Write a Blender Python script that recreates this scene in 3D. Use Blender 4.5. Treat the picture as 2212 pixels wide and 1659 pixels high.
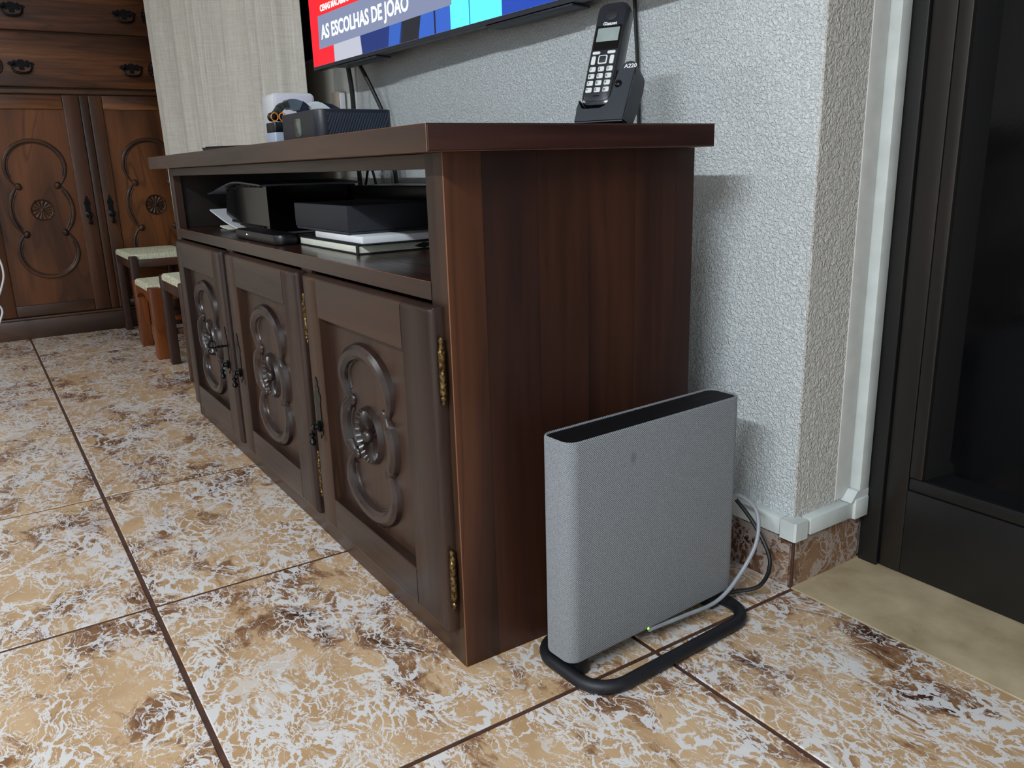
import bpy, bmesh, math, random
from mathutils import Vector, Matrix
for o in list(bpy.data.objects): bpy.data.objects.remove(o)
random.seed(7)
PI = math.pi
C = bpy.context.scene.collection
SC = bpy.context.scene

# ------------------------------------------------------------ camera, world, lights, exposure
def camera():
    y, p, r = -0.9938, -0.2632, -0.0298
    f = Vector((math.cos(p)*math.sin(y), math.cos(p)*math.cos(y), math.sin(p)))
    rt = Vector((math.cos(y), -math.sin(y), 0)); up = rt.cross(f)
    r2 = math.cos(r)*rt + math.sin(r)*up; u2 = -math.sin(r)*rt + math.cos(r)*up
    cam = bpy.data.cameras.new('camera'); o = bpy.data.objects.new('camera', cam); C.objects.link(o)
    m = Matrix.Identity(4)
    for i in range(3):
        m[i][0] = r2[i]; m[i][1] = u2[i]; m[i][2] = -f[i]
    m[0][3], m[1][3], m[2][3] = 0.9662, -0.5302, 0.7473
    o.matrix_world = m
    cam.sensor_width = 36; cam.lens = 1755.15/2212*36; cam.clip_start = 0.02
    SC.camera = o
camera()
SC.view_settings.view_transform = 'Standard'; SC.view_settings.look = 'None'
SC.view_settings.exposure = 0.32; SC.view_settings.gamma = 1; SC.view_settings.use_curve_mapping = False
w = bpy.data.worlds.new('room_ambient'); SC.world = w; w.use_nodes = True
w.node_tree.nodes['Background'].inputs[0].default_value = (0.80, 0.90, 1.0, 1)
w.node_tree.nodes['Background'].inputs[1].default_value = 0.05
def area(name, loc, target, size, power, col, shape='DISK'):
    l = bpy.data.lights.new(name, 'AREA'); l.shape = shape; l.size = size; l.energy = power; l.color = col
    o = bpy.data.objects.new(name, l); C.objects.link(o); o.location = loc
    o.rotation_euler = (Vector(target)-Vector(loc)).to_track_quat('-Z', 'Y').to_euler()
    return o
lamp = area('ceiling_lamp_light', (1.55, -2.55, 2.45), (1.55, -2.30, 0), 1.7, 168, (0.84, 0.93, 1.0), 'RECTANGLE')
lamp.data.size_y = 0.14; lamp.rotation_euler = (0, 0, 0)
left_fill = area('far_ceiling_lamp_light', (-1.9, -2.55, 2.45), (-1.9, -2.3, 0), 1.3, 34, (0.88, 0.94, 1.0), 'RECTANGLE')  # added fill light without a known fixture, brightens curtain and dresser
left_fill.data.size_y = 0.14; left_fill.rotation_euler = (0, 0, 0)
SC.cycles.caustics_reflective = False; SC.cycles.caustics_refractive = False

# ------------------------------------------------------------ materials
def hx(s):
    s = s.lstrip('#'); v = [int(s[i:i+2], 16)/255 for i in (0, 2, 4)]
    return tuple([c/12.92 if c <= .04045 else ((c+.055)/1.055)**2.4 for c in v]+[1])
class NT:
    def __init__(s, name):
        s.m = bpy.data.materials.new(name); s.m.use_nodes = True; s.t = s.m.node_tree
        s.b = s.t.nodes['Principled BSDF']
    def n(s, typ, **kw):
        nd = s.t.nodes.new(typ)
        for k, v in kw.items():
            if k in nd.bl_rna.properties: setattr(nd, k, v)
            else: nd.inputs[k.replace('_', ' ')].default_value = v
        return nd
    def l(s, a, b): s.t.links.new(a, b)
    def ramp(s, fac, stops, interp='LINEAR'):
        r = s.t.nodes.new('ShaderNodeValToRGB'); r.color_ramp.interpolation = interp
        e = r.color_ramp.elements
        while len(e) < len(stops): e.new(0.5)
        for i, (p, c) in enumerate(stops):
            e[i].position = p; e[i].color = c if isinstance(c, tuple) else ((c, c, c, 1) if not isinstance(c, str) else hx(c))
        s.l(fac, r.inputs[0]); return r.outputs[0]
    def mix(s, fac, a, b, mode='MIX'):
        m = s.t.nodes.new('ShaderNodeMix'); m.data_type = 'RGBA'; m.blend_type = mode
        for inp, v in ((m.inputs[0], fac), (m.inputs[6], a), (m.inputs[7], b)):
            if hasattr(v, 'links'): s.l(v, inp)
            elif isinstance(v, str): inp.default_value = hx(v)
            else: inp.default_value = v
        return m.outputs[2]
    def math(s, op, a, b=0.0, c=None):
        m = s.t.nodes.new('ShaderNodeMath'); m.operation = op
        for i, v in enumerate((a, b) if c is None else (a, b, c)):
            if hasattr(v, 'links'): s.l(v, m.inputs[i])
            else: m.inputs[i].default_value = v
        return m.outputs[0]
    def coords(s, scale=(1, 1, 1), rot=(0, 0, 0), rnd=0.0):
        tc = s.n('ShaderNodeTexCoord'); out = tc.outputs['Object']
        if rnd:
            oi = s.n('ShaderNodeObjectInfo'); v = s.n('ShaderNodeVectorMath', operation='SCALE')
            cx = s.n('ShaderNodeCombineXYZ')
            s.l(oi.outputs['Random'], cx.inputs[0]); s.l(s.math('MULTIPLY', oi.outputs['Random'], 3.7), cx.inputs[1]); s.l(s.math('MULTIPLY', oi.outputs['Random'], 7.9), cx.inputs[2])
            s.l(cx.outputs[0], v.inputs[0]); v.inputs['Scale'].default_value = rnd
            ad = s.n('ShaderNodeVectorMath', operation='ADD'); s.l(out, ad.inputs[0]); s.l(v.outputs[0], ad.inputs[1]); out = ad.outputs[0]
        mp = s.n('ShaderNodeMapping'); mp.inputs['Scale'].default_value = scale; mp.inputs['Rotation'].default_value = rot
        s.l(out, mp.inputs[0]); return mp.outputs[0]
    def noise(s, vec, scale, detail=3, rough=.5, dist=0.0):
        nz = s.n('ShaderNodeTexNoise'); nz.inputs['Scale'].default_value = scale; nz.inputs['Detail'].default_value = detail
        nz.inputs['Roughness'].default_value = rough; nz.inputs['Distortion'].default_value = dist
        s.l(vec, nz.inputs['Vector']); return nz.outputs['Fac']
    def bump(s, h, strength, dist):
        b = s.n('ShaderNodeBump'); b.inputs['Strength'].default_value = strength; b.inputs['Distance'].default_value = dist
        s.l(h, b.inputs['Height']); s.l(b.outputs[0], s.b.inputs['Normal'])
    def set(s, **kw):
        for k, v in kw.items():
            i = s.b.inputs[k.replace('_', ' ')]
            if hasattr(v, 'links'): s.l(v, i)
            else: i.default_value = hx(v) if isinstance(v, str) else v
        return s
def plain(name, col, rough=.5, metal=0.0, noise=0.06, bump=0.0, spec=.5, nscale=30):
    t = NT(name); c = t.coords()
    n = t.noise(c, nscale, 3)
    base = hx(col); dark = tuple(x*(1-noise*2) for x in base[:3])+(1,); lite = tuple(min(1, x*(1+noise*2)) for x in base[:3])+(1,)
    t.set(Base_Color=t.ramp(n, [(.3, dark), (.7, lite)]), Roughness=rough, Metallic=metal, Specular_IOR_Level=spec)
    if bump: t.bump(t.noise(c, 400, 2), bump, .001)
    return t.m
def wood(name, dark, mid, lite, axis='Z', rough=.38, rnd=3.0, across=9, fine=.35, bump=.12, spec=.45):
    t = NT(name); along = 0.9
    sc = {'X': (along, across, across), 'Y': (across, along, across), 'Z': (across, across, along)}[axis]
    c = t.coords(sc, rnd=rnd)
    sc2 = {'X': (2.5, 60, 60), 'Y': (60, 2.5, 60), 'Z': (60, 60, 2.5)}[axis]
    c2 = t.coords(sc2, rnd=rnd)
    big = t.noise(c, 1.0, 2, .5, .6)
    rings = t.math('PINGPONG', t.math('MULTIPLY', big, 9.0), 1.0)
    fn = t.noise(c2, 1.6, 5, .7, .3)
    col = t.ramp(big, [(.30, dark), (.5, mid), (.72, lite)])
    col = t.mix(t.math('MULTIPLY', t.ramp(rings, [(0, 1.0), (.16, 0.0), (1, 0.0)]), .55), col, dark)
    col = t.mix(t.math('MULTIPLY', t.ramp(fn, [(.35, 1.0), (.62, 0.0)]), fine), col, dark)
    t.set(Base_Color=col, Roughness=t.math('ADD', t.math('MULTIPLY', fn, .25), rough-.12), Specular_IOR_Level=spec)
    t.bump(t.math('ADD', fn, t.math('MULTIPLY', rings, .4)), bump, .0012)
    return t.m
D, Mi, L = '#1c100d', '#352019', '#51301f'
W_Z = wood('dark_walnut_upright', '#1f130f', '#34221b', '#46301f', 'Z', .36)
W_X = wood('dark_walnut_lengthwise', '#20140f', '#35231c', '#463023', 'X', .33)
W_Y = wood('dark_walnut_crosswise', '#24120f', '#381e18', '#4a2a1e', 'Y', .36)
W_SIDE = wood('dark_walnut_side_boards', '#1e100c', '#2f170f', '#472615', 'Z', .42, 5.0, 6, .35)
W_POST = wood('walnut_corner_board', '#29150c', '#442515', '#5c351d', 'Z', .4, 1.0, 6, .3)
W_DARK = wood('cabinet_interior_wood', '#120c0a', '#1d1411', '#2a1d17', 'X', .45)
W_SHELF = wood('glossy_shelf_wood', '#1d110d', '#33201a', '#48301f', 'X', .2, 1.0, 8, .4, .06)
LIT_EDGE = plain('lit_worn_wood_edge', '#6e4226', .5)  # lighter brown puts the lit arris highlight into the edge colour
CARVE = wood('polished_carved_wood', '#1a1110', '#2b1d19', '#3a2720', 'Z', .30, 2.0, 8, .3, .05, .6)
DR_Z = wood('dresser_wood_upright', '#22130b', '#402412', '#5f371c', 'Z', .38, 3.0, 6, .35)
DR_Y = wood('dresser_wood_crosswise', '#28160b', '#643a1c', '#96602f', 'Y', .38, 2.0, 10, .65, .3)
DR_DK = wood('dresser_wood_dark_crosswise', '#24150d', '#3d2617', '#553721', 'Y', .4, 2.0, 6, .35)  # darker tone for carcass, plinth, lower rails and carvings
DR_PANEL = wood('dresser_panel_wood', '#2a170b', '#583218', '#7c4a24', 'Z', .33, 2.0, 5, .25)
STOOL_O = wood('orange_pine', '#4f260f', '#7c421a', '#99592a', 'Z', .33, 2.0, 8, .4)
STOOL_D = wood('dark_stool_wood', '#24140e', '#3c2217', '#583423', 'Z', .4, 2.0, 8, .4)
IRON = plain('black_wrought_iron', '#0e0f12', .33, .6, .1, .3)
BLACK = plain('black_plastic', '#0c0d10', .38)
BLACKM = plain('matt_black_plastic', '#101116', .55, bump=.2)
GLOSSB = plain('glossy_black_plastic', '#040406', .12, spec=.35)
GREYB = plain('dark_slate_plastic', '#262a33', .5, bump=.1)
WHITEP = plain('white_plastic', '#dcdfe2', .35, noise=.02)
LILAC = plain('pale_white_plastic', '#e2dfea', .35, noise=.02)
TRUNK = plain('white_trunking_plastic', '#c9cfcc', .4, noise=.03)
PAPERW = plain('cream_paper', '#d8d8c8', .8, noise=.03)
RUBBER = plain('black_rubber', '#0a0a0b', .5)
CAB_GREY = plain('grey_cable_sheath', '#8d9096', .45)
BRASS = NT('aged_brass')
_c = BRASS.coords(); _n = BRASS.noise(_c, 220, 4)
BRASS.set(Base_Color=BRASS.ramp(_n, [(.35, '#2a1e12'), (.55, '#6f5a38'), (.75, '#a39068')]), Metallic=.9, Roughness=.32); BRASS.bump(_n, .4, .0006); BRASS = BRASS.m
def emis(name, col, st):
    t = NT(name); t.set(Base_Color=(0, 0, 0, 1), Roughness=.3, Emission_Color=col, Emission_Strength=st); return t.m

# plaster wall
def plaster(name, col, s1, strength, dist, rough=.75):
    t = NT(name); c = t.coords((1, 1, 1))
    a = t.noise(c, s1, 3, .55, .9); b = t.noise(c, s1*2.3, 2, .5, .4)
    h = t.math('ADD', t.ramp(a, [(.36, 0.0), (.62, 1.0)]), t.math('MULTIPLY', b, .5))
    n = t.noise(c, 3, 2)
    base = hx(col)
    t.set(Base_Color=t.ramp(n, [(.3, tuple(x*.95 for x in base[:3])+(1,)), (.7, base)]), Roughness=rough)
    t.bump(h, strength, dist); return t.m
PLASTER = plaster('textured_white_plaster', '#d9dfe0', 185, .95, .0024)
PLASTER2 = plaster('textured_reveal_plaster', '#cbc8c1', 130, .8, .003)
SMOOTH = plaster('smooth_cream_paint', '#d8d2c4', 12, .2, .001)
PAINTW = plain('smooth_white_paint', '#c9cac6', .6, noise=.03)

ROOMW = plain('matt_off_white_room_paint', '#c6c8ca', .8, noise=.02)
# floor tile marble print
def marble(name, tan, tan2, brown, dark, white, wscale=1.0, wamt=1.0, rough=.2, sc=(1.0, 1.55, 1.0), blot=.0, rot=-.6, coat=.3):
    t = NT(name); c = t.coords(sc, (0, 0, rot), rnd=13.0)
    wn = t.n('ShaderNodeTexNoise'); wn.inputs['Scale'].default_value = 9; wn.inputs['Detail'].default_value = 3; t.l(c, wn.inputs['Vector'])
    vs = t.n('ShaderNodeVectorMath', operation='SCALE'); t.l(wn.outputs['Color'], vs.inputs[0]); vs.inputs['Scale'].default_value = .11
    va = t.n('ShaderNodeVectorMath', operation='ADD'); t.l(c, va.inputs[0]); t.l(vs.outputs[0], va.inputs[1]); v = va.outputs[0]
    col = t.ramp(t.noise(v, 8, 3), [(.35, tan), (.62, tan2)])
    b1 = t.noise(v, 8.5, 9, .68)
    zone = t.noise(v, 3.2, 2)
    bz = t.math('ADD', b1, t.math('MULTIPLY', t.math('SUBTRACT', zone, .5), .55))
    col = t.mix(t.ramp(bz, [(.515-blot, 0.0), (.59-blot, .9)]), col, brown)
    col = t.mix(t.ramp(bz, [(.625-blot, 0.0), (.70-blot, 1.0)]), col, dark)
    def vein(scale, width, det, off):
        mp = t.n('ShaderNodeMapping'); mp.inputs['Location'].default_value = (off, off*2, 0); t.l(v, mp.inputs[0])
        n = t.noise(mp.outputs[0], scale, det, .6, .5)
        d = t.math('ABSOLUTE', t.math('SUBTRACT', n, .5))
        wd = t.math('MULTIPLY', t.ramp(t.noise(mp.outputs[0], 6, 3), [(.36, .08), (.7, 1.0)]), width)
        return t.ramp(t.math('SUBTRACT', wd, d), [(.0, 0.0), (.006, 1.0)])
    def net(scale, width, off):
        w2 = t.n('ShaderNodeTexNoise'); w2.inputs['Scale'].default_value = scale*1.3; w2.inputs['Detail'].default_value = 5; w2.inputs['Roughness'].default_value = .65
        t.l(v, w2.inputs['Vector']); s2 = t.n('ShaderNodeVectorMath', operation='SCALE'); t.l(w2.outputs['Color'], s2.inputs[0]); s2.inputs['Scale'].default_value = 1.3/scale
        a2 = t.n('ShaderNodeVectorMath', operation='ADD'); t.l(v, a2.inputs[0]); t.l(s2.outputs[0], a2.inputs[1])
        vo = t.n('ShaderNodeTexVoronoi'); vo.feature = 'DISTANCE_TO_EDGE'; vo.inputs['Scale'].default_value = scale; t.l(a2.outputs[0], vo.inputs['Vector'])
        wd = t.math('MULTIPLY', t.ramp(t.noise(a2.outputs[0], 5+off, 4, .6), [(.42, .0), (.66, 1.0)]), width)
        return t.ramp(t.math('SUBTRACT', wd, vo.outputs['Distance']), [(.0, 0.0), (.012, 1.0)])
    v1 = t.math('MAXIMUM', net(11*wscale, .16*wamt, 0), net(26*wscale, .22*wamt, 3)); v2 = vein(15*wscale, .03*wamt, 4, 9.7)
    big = t.math('ADD', t.noise(v, 27*wscale, 5, .7), t.math('MULTIPLY', t.math('SUBTRACT', t.noise(v, 6.0, 2), .5), .7))
    v3 = t.ramp(big, [(.60, 0.0), (.63, wamt if wamt < 1 else 1.0)])
    m = t.math('MAXIMUM', t.math('MAXIMUM', v1, v2), v3)
    # thin dark fissures
    col = t.mix(t.math('MULTIPLY', t.math('MINIMUM', m, 1.0), .88), col, white)
    sp = t.noise(v, 60, 3, .6)
    col = t.mix(t.ramp(t.math('ADD', sp, t.math('MULTIPLY', t.math('SUBTRACT', zone, .5), .6)), [(.66, 0.0), (.70, .6)]), col, brown)
    t.set(Base_Color=col, Roughness=rough, Specular_IOR_Level=.4)
    t.bump(t.noise(c, 14, 3), .06, .002)
    return t.m
TILE = marble('beige_marble_print_tile', '#c6a783', '#b4926c', '#7d573c', '#452c1f', '#dad8d8', 1.25, .62)
SKIRT = marble('brown_marble_print_skirting', '#8c6a50', '#755640', '#553724', '#2e1c14', '#a79a92', 1.2, .7, .3, (1, 1.4, 1), .06)
GROUT = plain('dark_brown_grout', '#4a3026', .6, noise=.2, bump=.3)
t = NT('beige_threshold_stone'); c = t.coords((1, 1, 1))
n = t.noise(c, 9, 6, .6); n2 = t.noise(c, 60, 4, .7)
col = t.mix(t.ramp(n2, [(.6, 0.0), (.8, .35)]), t.ramp(n, [(.3, '#9c8b6d'), (.6, '#bbaa8b'), (.8, '#c9bb9c')]), '#6d5d3f')
t.set(Base_Color=col, Roughness=.35); t.bump(n2, .08, .001); STONE = t.m

# cloths
t = NT('curtain_linen'); c = t.coords((1, 1, 1))
wv = t.noise(t.coords((420, 420, 9)), 1, 3, .6); wh = t.noise(t.coords((12, 12, 520)), 1, 3, .6)
th = t.math('ADD', t.math('MULTIPLY', wv, .6), t.math('MULTIPLY', wh, .4))
t.set(Base_Color=t.ramp(th, [(.36, '#aea99f'), (.5, '#c2beb4'), (.64, '#cfccc4')]), Roughness=.9, Sheen_Weight=.2)
t.bump(th, .35, .001); CURTAIN = t.m
t = NT('grey_speaker_fabric'); tc = t.coords((1, 1, 1))
dg = t.n('ShaderNodeTexWave'); dg.wave_type = 'BANDS'; dg.bands_direction = 'DIAGONAL'; dg.inputs['Scale'].default_value = 190; dg.inputs['Distortion'].default_value = 1.2; dg.inputs['Detail'].default_value = 2
t.l(t.coords((1, 1, 1.0), (.0, 0, 0)), dg.inputs['Vector'])
sp = t.noise(tc, 900, 2, .7)
fz = t.math('ADD', t.math('MULTIPLY', dg.outputs['Fac'], .35), t.math('MULTIPLY', sp, .65))
colf = t.ramp(fz, [(.30, '#414449'), (.48, '#6c7074'), (.68, '#a0a4a8')])
# small smudge on the cloth
geo = t.n('ShaderNodeTexCoord'); sub = t.n('ShaderNodeVectorMath', operation='DISTANCE'); t.l(geo.outputs['Object'], sub.inputs[0])
mp = t.n('ShaderNodeMapping'); mp.inputs['Scale'].default_value = (1, 1, .6); t.l(geo.outputs['Object'], mp.inputs[0]); t.l(mp.outputs[0], sub.inputs[0])
SMUDGE = sub
colf = t.mix(t.math('MULTIPLY', t.ramp(sub.outputs['Value'], [(.002, 1.0), (.007, 0.0)]), .45), colf, '#3a3436')
t.set(Base_Color=colf, Roughness=.92, Sheen_Weight=.15); t.bump(fz, .5, .0006); FABRIC = t.m
t = NT('woven_cream_rush'); c = t.coords((1, 1, 1)); n = t.noise(t.coords((60, 260, 60)), 1, 3, .6)
t.set(Base_Color=t.ramp(n, [(.35, '#a5a488'), (.6, '#d3d3ba')]), Roughness=.85); t.bump(n, .6, .002); RUSH = t.m
t = NT('black_door_paint'); c = t.coords()
sp = t.noise(c, 70, 2, .5); n = t.noise(c, 4, 3)
t.set(Base_Color=t.mix(t.ramp(sp, [(.80, 0.0), (.82, .8)]), t.ramp(n, [(.3, '#0d0d0e'), (.7, '#1a1918')]), '#8a8880'), Roughness=.42, Specular_IOR_Level=.5); t.bump(n, .05, .001); DOORB = t.m
t = NT('dark_brown_door_paint'); c = t.coords(); n = t.noise(t.coords((6, 6, 1)), 1, 3)
t.set(Base_Color=t.ramp(n, [(.3, '#151312'), (.7, '#231d1a')]), Roughness=.36); DOORBR = t.m
t = NT('smeared_dark_glass'); n = t.noise(t.coords((3, 3, 3)), 1, 6, .6, .5)
t.set(Base_Color='#050506', Roughness=t.ramp(n, [(.35, .05), (.7, .30)]), Specular_IOR_Level=.35); t.bump(t.noise(t.coords(), 260, 2), .08, .0005); DGLASS = t.m

# ------------------------------------------------------------ object helpers
MT = {}
def base(name, loc=(0, 0, 0), rz=0.0):
    o = bpy.data.objects.new(name, None); C.objects.link(o); o.empty_display_size = .02
    o.location = loc; o.rotation_euler = (0, 0, rz)
    MT[o] = Matrix.Translation(loc) @ Matrix.Rotation(rz, 4, 'Z'); return o
def tag(o, label=None, cat=None, group=None, kind=None):
    for k, v in (('label', label), ('category', cat), ('group', group), ('kind', kind)):
        if v: o[k] = v
    return o
def thing(name, label, cat, loc=(0, 0, 0), rz=0, group=None): return tag(base(name, loc, rz), label, cat, group)
def obj(name, bm, mat, parent=None, local=False, smooth=35, label=None):
    """local: the mesh is already in the frame of the nearest thing; else world coordinates"""
    bmesh.ops.recalc_face_normals(bm, faces=bm.faces)
    m = bpy.data.meshes.new(name); root = parent
    off = Vector((0, 0, 0))
    if parent is not None and not local:
        bm.transform(MT[parent].inverted())
    bm.to_mesh(m); bm.free()
    for mm in (mat if isinstance(mat, (list, tuple)) else [mat]): m.materials.append(mm)
    if smooth:
        for p in m.polygons: p.use_smooth = True
        try: m.set_sharp_from_angle(angle=math.radians(smooth))
        except Exception: pass
    o = bpy.data.objects.new(name, m); C.objects.link(o)
    if parent is not None: o.parent = parent; MT[o] = MT[parent]
    else: MT[o] = Matrix.Identity(4)
    if label: o['label'] = label
    return o
def NB(): return bmesh.new()
def box(bm, x0, x1, y0, y1, z0, z1, bev=0.0, seg=2, M=None, mi=0):
    r = bmesh.ops.create_cube(bm, size=1); vs = r['verts']
    for v in vs: v.co = Vector(((x0+x1)/2+v.co.x*(x1-x0), (y0+y1)/2+v.co.y*(y1-y0), (z0+z1)/2+v.co.z*(z1-z0)))
    fs = list({f for v in vs for f in v.link_faces})
    for f in fs: f.material_index = mi
    if bev:
        es = list({e for v in vs for e in v.link_edges})
        r = bmesh.ops.bevel(bm, geom=es, offset=bev, segments=seg, affect='EDGES', profile=.5)
        vs = list({v for f in r['faces'] for v in f.verts} | {v for v in vs if v.is_valid})
    if M is not None:
        for v in vs: v.co = M @ v.co
    return vs
def loft(bm, loops, closed=True, caps=(True, True), mi=0):
    V = [[bm.verts.new(p) for p in lp] for lp in loops]; n = len(V[0])
    for a, b in zip(V, V[1:]):
        for i in range(n if closed else n-1):
            j = (i+1) % n
            f = bm.faces.new((a[i], a[j], b[j], b[i])); f.material_index = mi
    if caps[0]: bm.faces.new(V[0][::-1])
    if caps[1]: bm.faces.new(V[-1])
    return V
def lathe(bm, prof, c, axis='Z', n=20, M=None):
    """prof: (r, h)"""
    loops = []
    for r, h in prof:
        lp = []
        for i in range(n):
            a = 2*PI*i/n; x, y = max(r, 1e-5)*math.cos(a), max(r, 1e-5)*math.sin(a)
            p = {'Z': Vector((x, y, h)), 'Y': Vector((x, -h, y)), 'X': Vector((h, x, y))}[axis]
            if M is not None: p = M @ p
            lp.append(p+Vector(c))
        loops.append(lp)
    return loft(bm, loops)
def sweep(bm, pts, rad, n=8, closed=False, flat=None):
    """tube along pts; flat=(normal, factor) squashes the section along a fixed normal"""
    P = [Vector(p) for p in pts]; N = len(P)
    R = rad if isinstance(rad, (list, tuple)) else [rad]*N
    loops = []; up = None
    for i in range(N):
        if closed: t = (P[(i+1) % N]-P[i-1]).normalized()
        else: t = (P[min(i+1, N-1)]-P[max(i-1, 0)]).normalized()
        if flat: up = Vector(flat[0])
        elif up is None: up = Vector((0, 0, 1)) if abs(t.z) < .9 else Vector((0, 1, 0))
        s = t.cross(up).normalized(); u = s.cross(t).normalized(); up = u
        k = flat[1] if flat else 1
        loops.append([P[i]+R[i]*(math.cos(2*PI*j/n)*s+math.sin(2*PI*j/n)*u*k) for j in range(n)])
    if closed: loops.append(loops[0]); loft(bm, loops, caps=(False, False)); bmesh.ops.remove_doubles(bm, verts=bm.verts, dist=1e-6)
    else: loft(bm, loops)
def spline(pts, per=8, closed=False):
    P = [Vector(p) for p in pts]; N = len(P); out = []
    for i in range(N if closed else N-1):
        g = (lambda k: P[k % N]) if closed else (lambda k: P[min(max(k, 0), N-1)])
        a, b, c, d = g(i-1), g(i), g(i+1), g(i+2)
        for k in range(per):
            t = k/per
            out.append(.5*((2*b)+(c-a)*t+(2*a-5*b+4*c-d)*t*t+(3*b-a-3*c+d)*t**3))
    if not closed: out.append(P[-1])
    return out
def rrect(x0, x1, y0, y1, r, n=5):
    out = []
    for cx, cy, a0 in ((x1-r, y1-r, 0), (x0+r, y1-r, 90), (x0+r, y0+r, 180), (x1-r, y0+r, 270)):
        for i in range(n+1):
            a = math.radians(a0+90*i/n); out.append((cx+r*math.cos(a), cy+r*math.sin(a)))
    return out
def slab(bm, x0, x1, y0, y1, z0, z1, r, b=.002, n=5, M=None):
    """rounded-rectangle slab with softened rims"""
    lp = []
    for ins, z in ((b, z0), (b*.3, z0+b*.3), (0, z0+b), (0, z1-b), (b*.3, z1-b*.3), (b, z1)):
        lp.append([Vector((x, y, z)) for x, y in rrect(x0+ins, x1-ins, y0+ins, y1-ins, max(r-ins, .0003), n)])
    if M is not None: lp = [[M @ p for p in l] for l in lp]
    loft(bm, lp)
def prism(bm, pts, a, b, plane='XZ', M=None, mi=0):
    f = {'XZ': lambda p, t: Vector((p[0], t, p[1])), 'YZ': lambda p, t: Vector((t, p[0], p[1])), 'XY': lambda p, t: Vector((p[0], p[1], t))}[plane]
    lp = [[f(p, t) for p in pts] for t in (a, b)]
    if M is not None: lp = [[M @ p for p in l] for l in lp]
    loft(bm, lp, mi=mi)
def text_bm(s, size, M, depth=.0002, bold=0.0, sx=1.0, align='LEFT'):
    cu = bpy.data.curves.new('t', 'FONT'); cu.body = s; cu.size = size; cu.extrude = depth; cu.offset = bold; cu.align_x = align; cu.resolution_u = 3
    o = bpy.data.objects.new('t', cu); C.objects.link(o)
    dg = bpy.context.evaluated_depsgraph_get(); me = bpy.data.meshes.new_from_object(o.evaluated_get(dg))
    bm = bmesh.new(); bm.from_mesh(me); bm.transform(M @ Matrix.Diagonal((sx, 1, 1, 1)))
    bpy.data.objects.remove(o); bpy.data.curves.remove(cu); bpy.data.meshes.remove(me); return bm
def merge(bms):
    out = bmesh.new()
    for b in bms:
        me = bpy.data.meshes.new('x'); b.to_mesh(me); b.free(); out.from_mesh(me); bpy.data.meshes.remove(me)
    return out
def struct(o): o['kind'] = 'structure'; return o

# ------------------------------------------------------------ setting: floor
WX, WY = .135, .595
b = NB(); box(b, -4.15, 3.3, -4.65, .9, -.06, -.0018)
floor = struct(obj('floor', b, GROUT))
XS = [.1385-.6262*k for k in range(-5, 7)][::-1]; YS = [.2634+.6278*k for k in range(-7, 2)]
g = .0040
XE = sorted([x for x in XS if -4.0 < x < 3.2]+[-3.99, 3.19])
YE = sorted([y for y in YS if -4.6 < y < .594]+[-4.59, .594+g])
for i in range(len(XE)-1):
    for j in range(len(YE)-1):
        x0, x1, y0, y1 = XE[i]+g, XE[i+1]-g, YE[j]+g, YE[j+1]-g
        if x1-x0 < .02 or y1-y0 < .02: continue
        b = NB(); box(b, x0, x1, y0, y1, -.02, 0, .0012, 1)
        obj('floor_tile', b, TILE, floor, local=True)
b = NB(); box(b, WX-.004, 1.75, WY, .86, -.004, .001, .0008, 1)
struct(obj('trim_1', b, STONE))          # stone threshold
# walls
b = NB(); box(b, -1.645, WX-.008, .603, .86, -.003, 2.556, .006, 3)
wall_tv = struct(obj('wall_back', b, PLASTER))
b = NB(); box(b, WX-.012, WX-.0079, .6035, .80, -.003, 2.553)
for v in b.verts: pass
struct(obj('wall_reveal', b, PLASTER2))
b = NB(); box(b, -1.832, -1.6455, .598, .86, 0, 2.55, .004, 2)
struct(obj('trim_2', b, PAINTW))
b = NB(); box(b, -4.1, -1.8325, .6035, .86, -.01, 1.12)
struct(obj('wall_niche', b, SMOOTH))
b = NB(); box(b, -4.1, -1.8325, .600, .70, 1.12, 1.135, .003)
struct(obj('trim_3', b, PAINTW))
win = struct(base('window_1', (-2.8, .68, 1.135)))
b = NB()
for x in (-4.0, -2.9, -1.8975): box(b, x, x+.06, .68, .73, 1.137, 2.5)
box(b, -4.0, -1.84, .681, .729, 1.137, 1.19); box(b, -4.0, -1.84, .681, .729, 2.45, 2.51)
obj('window_frame', b, DOORB, win)
b = NB(); box(b, -3.95, -1.85, .70, .708, 1.19, 2.45); obj('pane', b, DGLASS, win)
b = NB(); box(b, -4.15, -4.01, -2.7, .86, 0, 2.55); struct(obj('wall_left', b, SMOOTH))

b = NB(); box(b, 3.2, 3.3, -4.6, .86, -.02, 2.6); struct(obj('wall_right', b, ROOMW))
b = NB(); box(b, -4.15, 3.3, -4.7, -4.6, -.02, 2.6); struct(obj('wall_front', b, ROOMW))
b = NB(); box(b, -4.15, 3.3, -4.7, .9, 2.551, 2.65); struct(obj('ceiling', b, ROOMW))
b = NB(); box(b, 1.41, 3.2, .60, .86, -.01, 2.55); struct(obj('wall_back_right', b, ROOMW))
# skirting tiles
sk = struct(base('baseboard_back', (-.5, .6, 0)))
xx = [-1.64, -1.11, -.49, WX-.006]
for a, c_ in zip(xx, xx[1:]):
    b = NB(); box(b, a, c_-.003, WY, WY+.012, -.003, .091, .001, 1); obj('skirting_tile', b, SKIRT, sk)
b = NB(); box(b, WX-.0042, WX+.0006, WY-.0006, WY+.005, -.003, .092, .001, 1); obj('corner_strip', b, GROUT, sk)
b = NB(); box(b, WX-.010, WX, WY+.006, .787, -.003, .091, .001, 1); struct(obj('baseboard_reveal', b, SKIRT))

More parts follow.
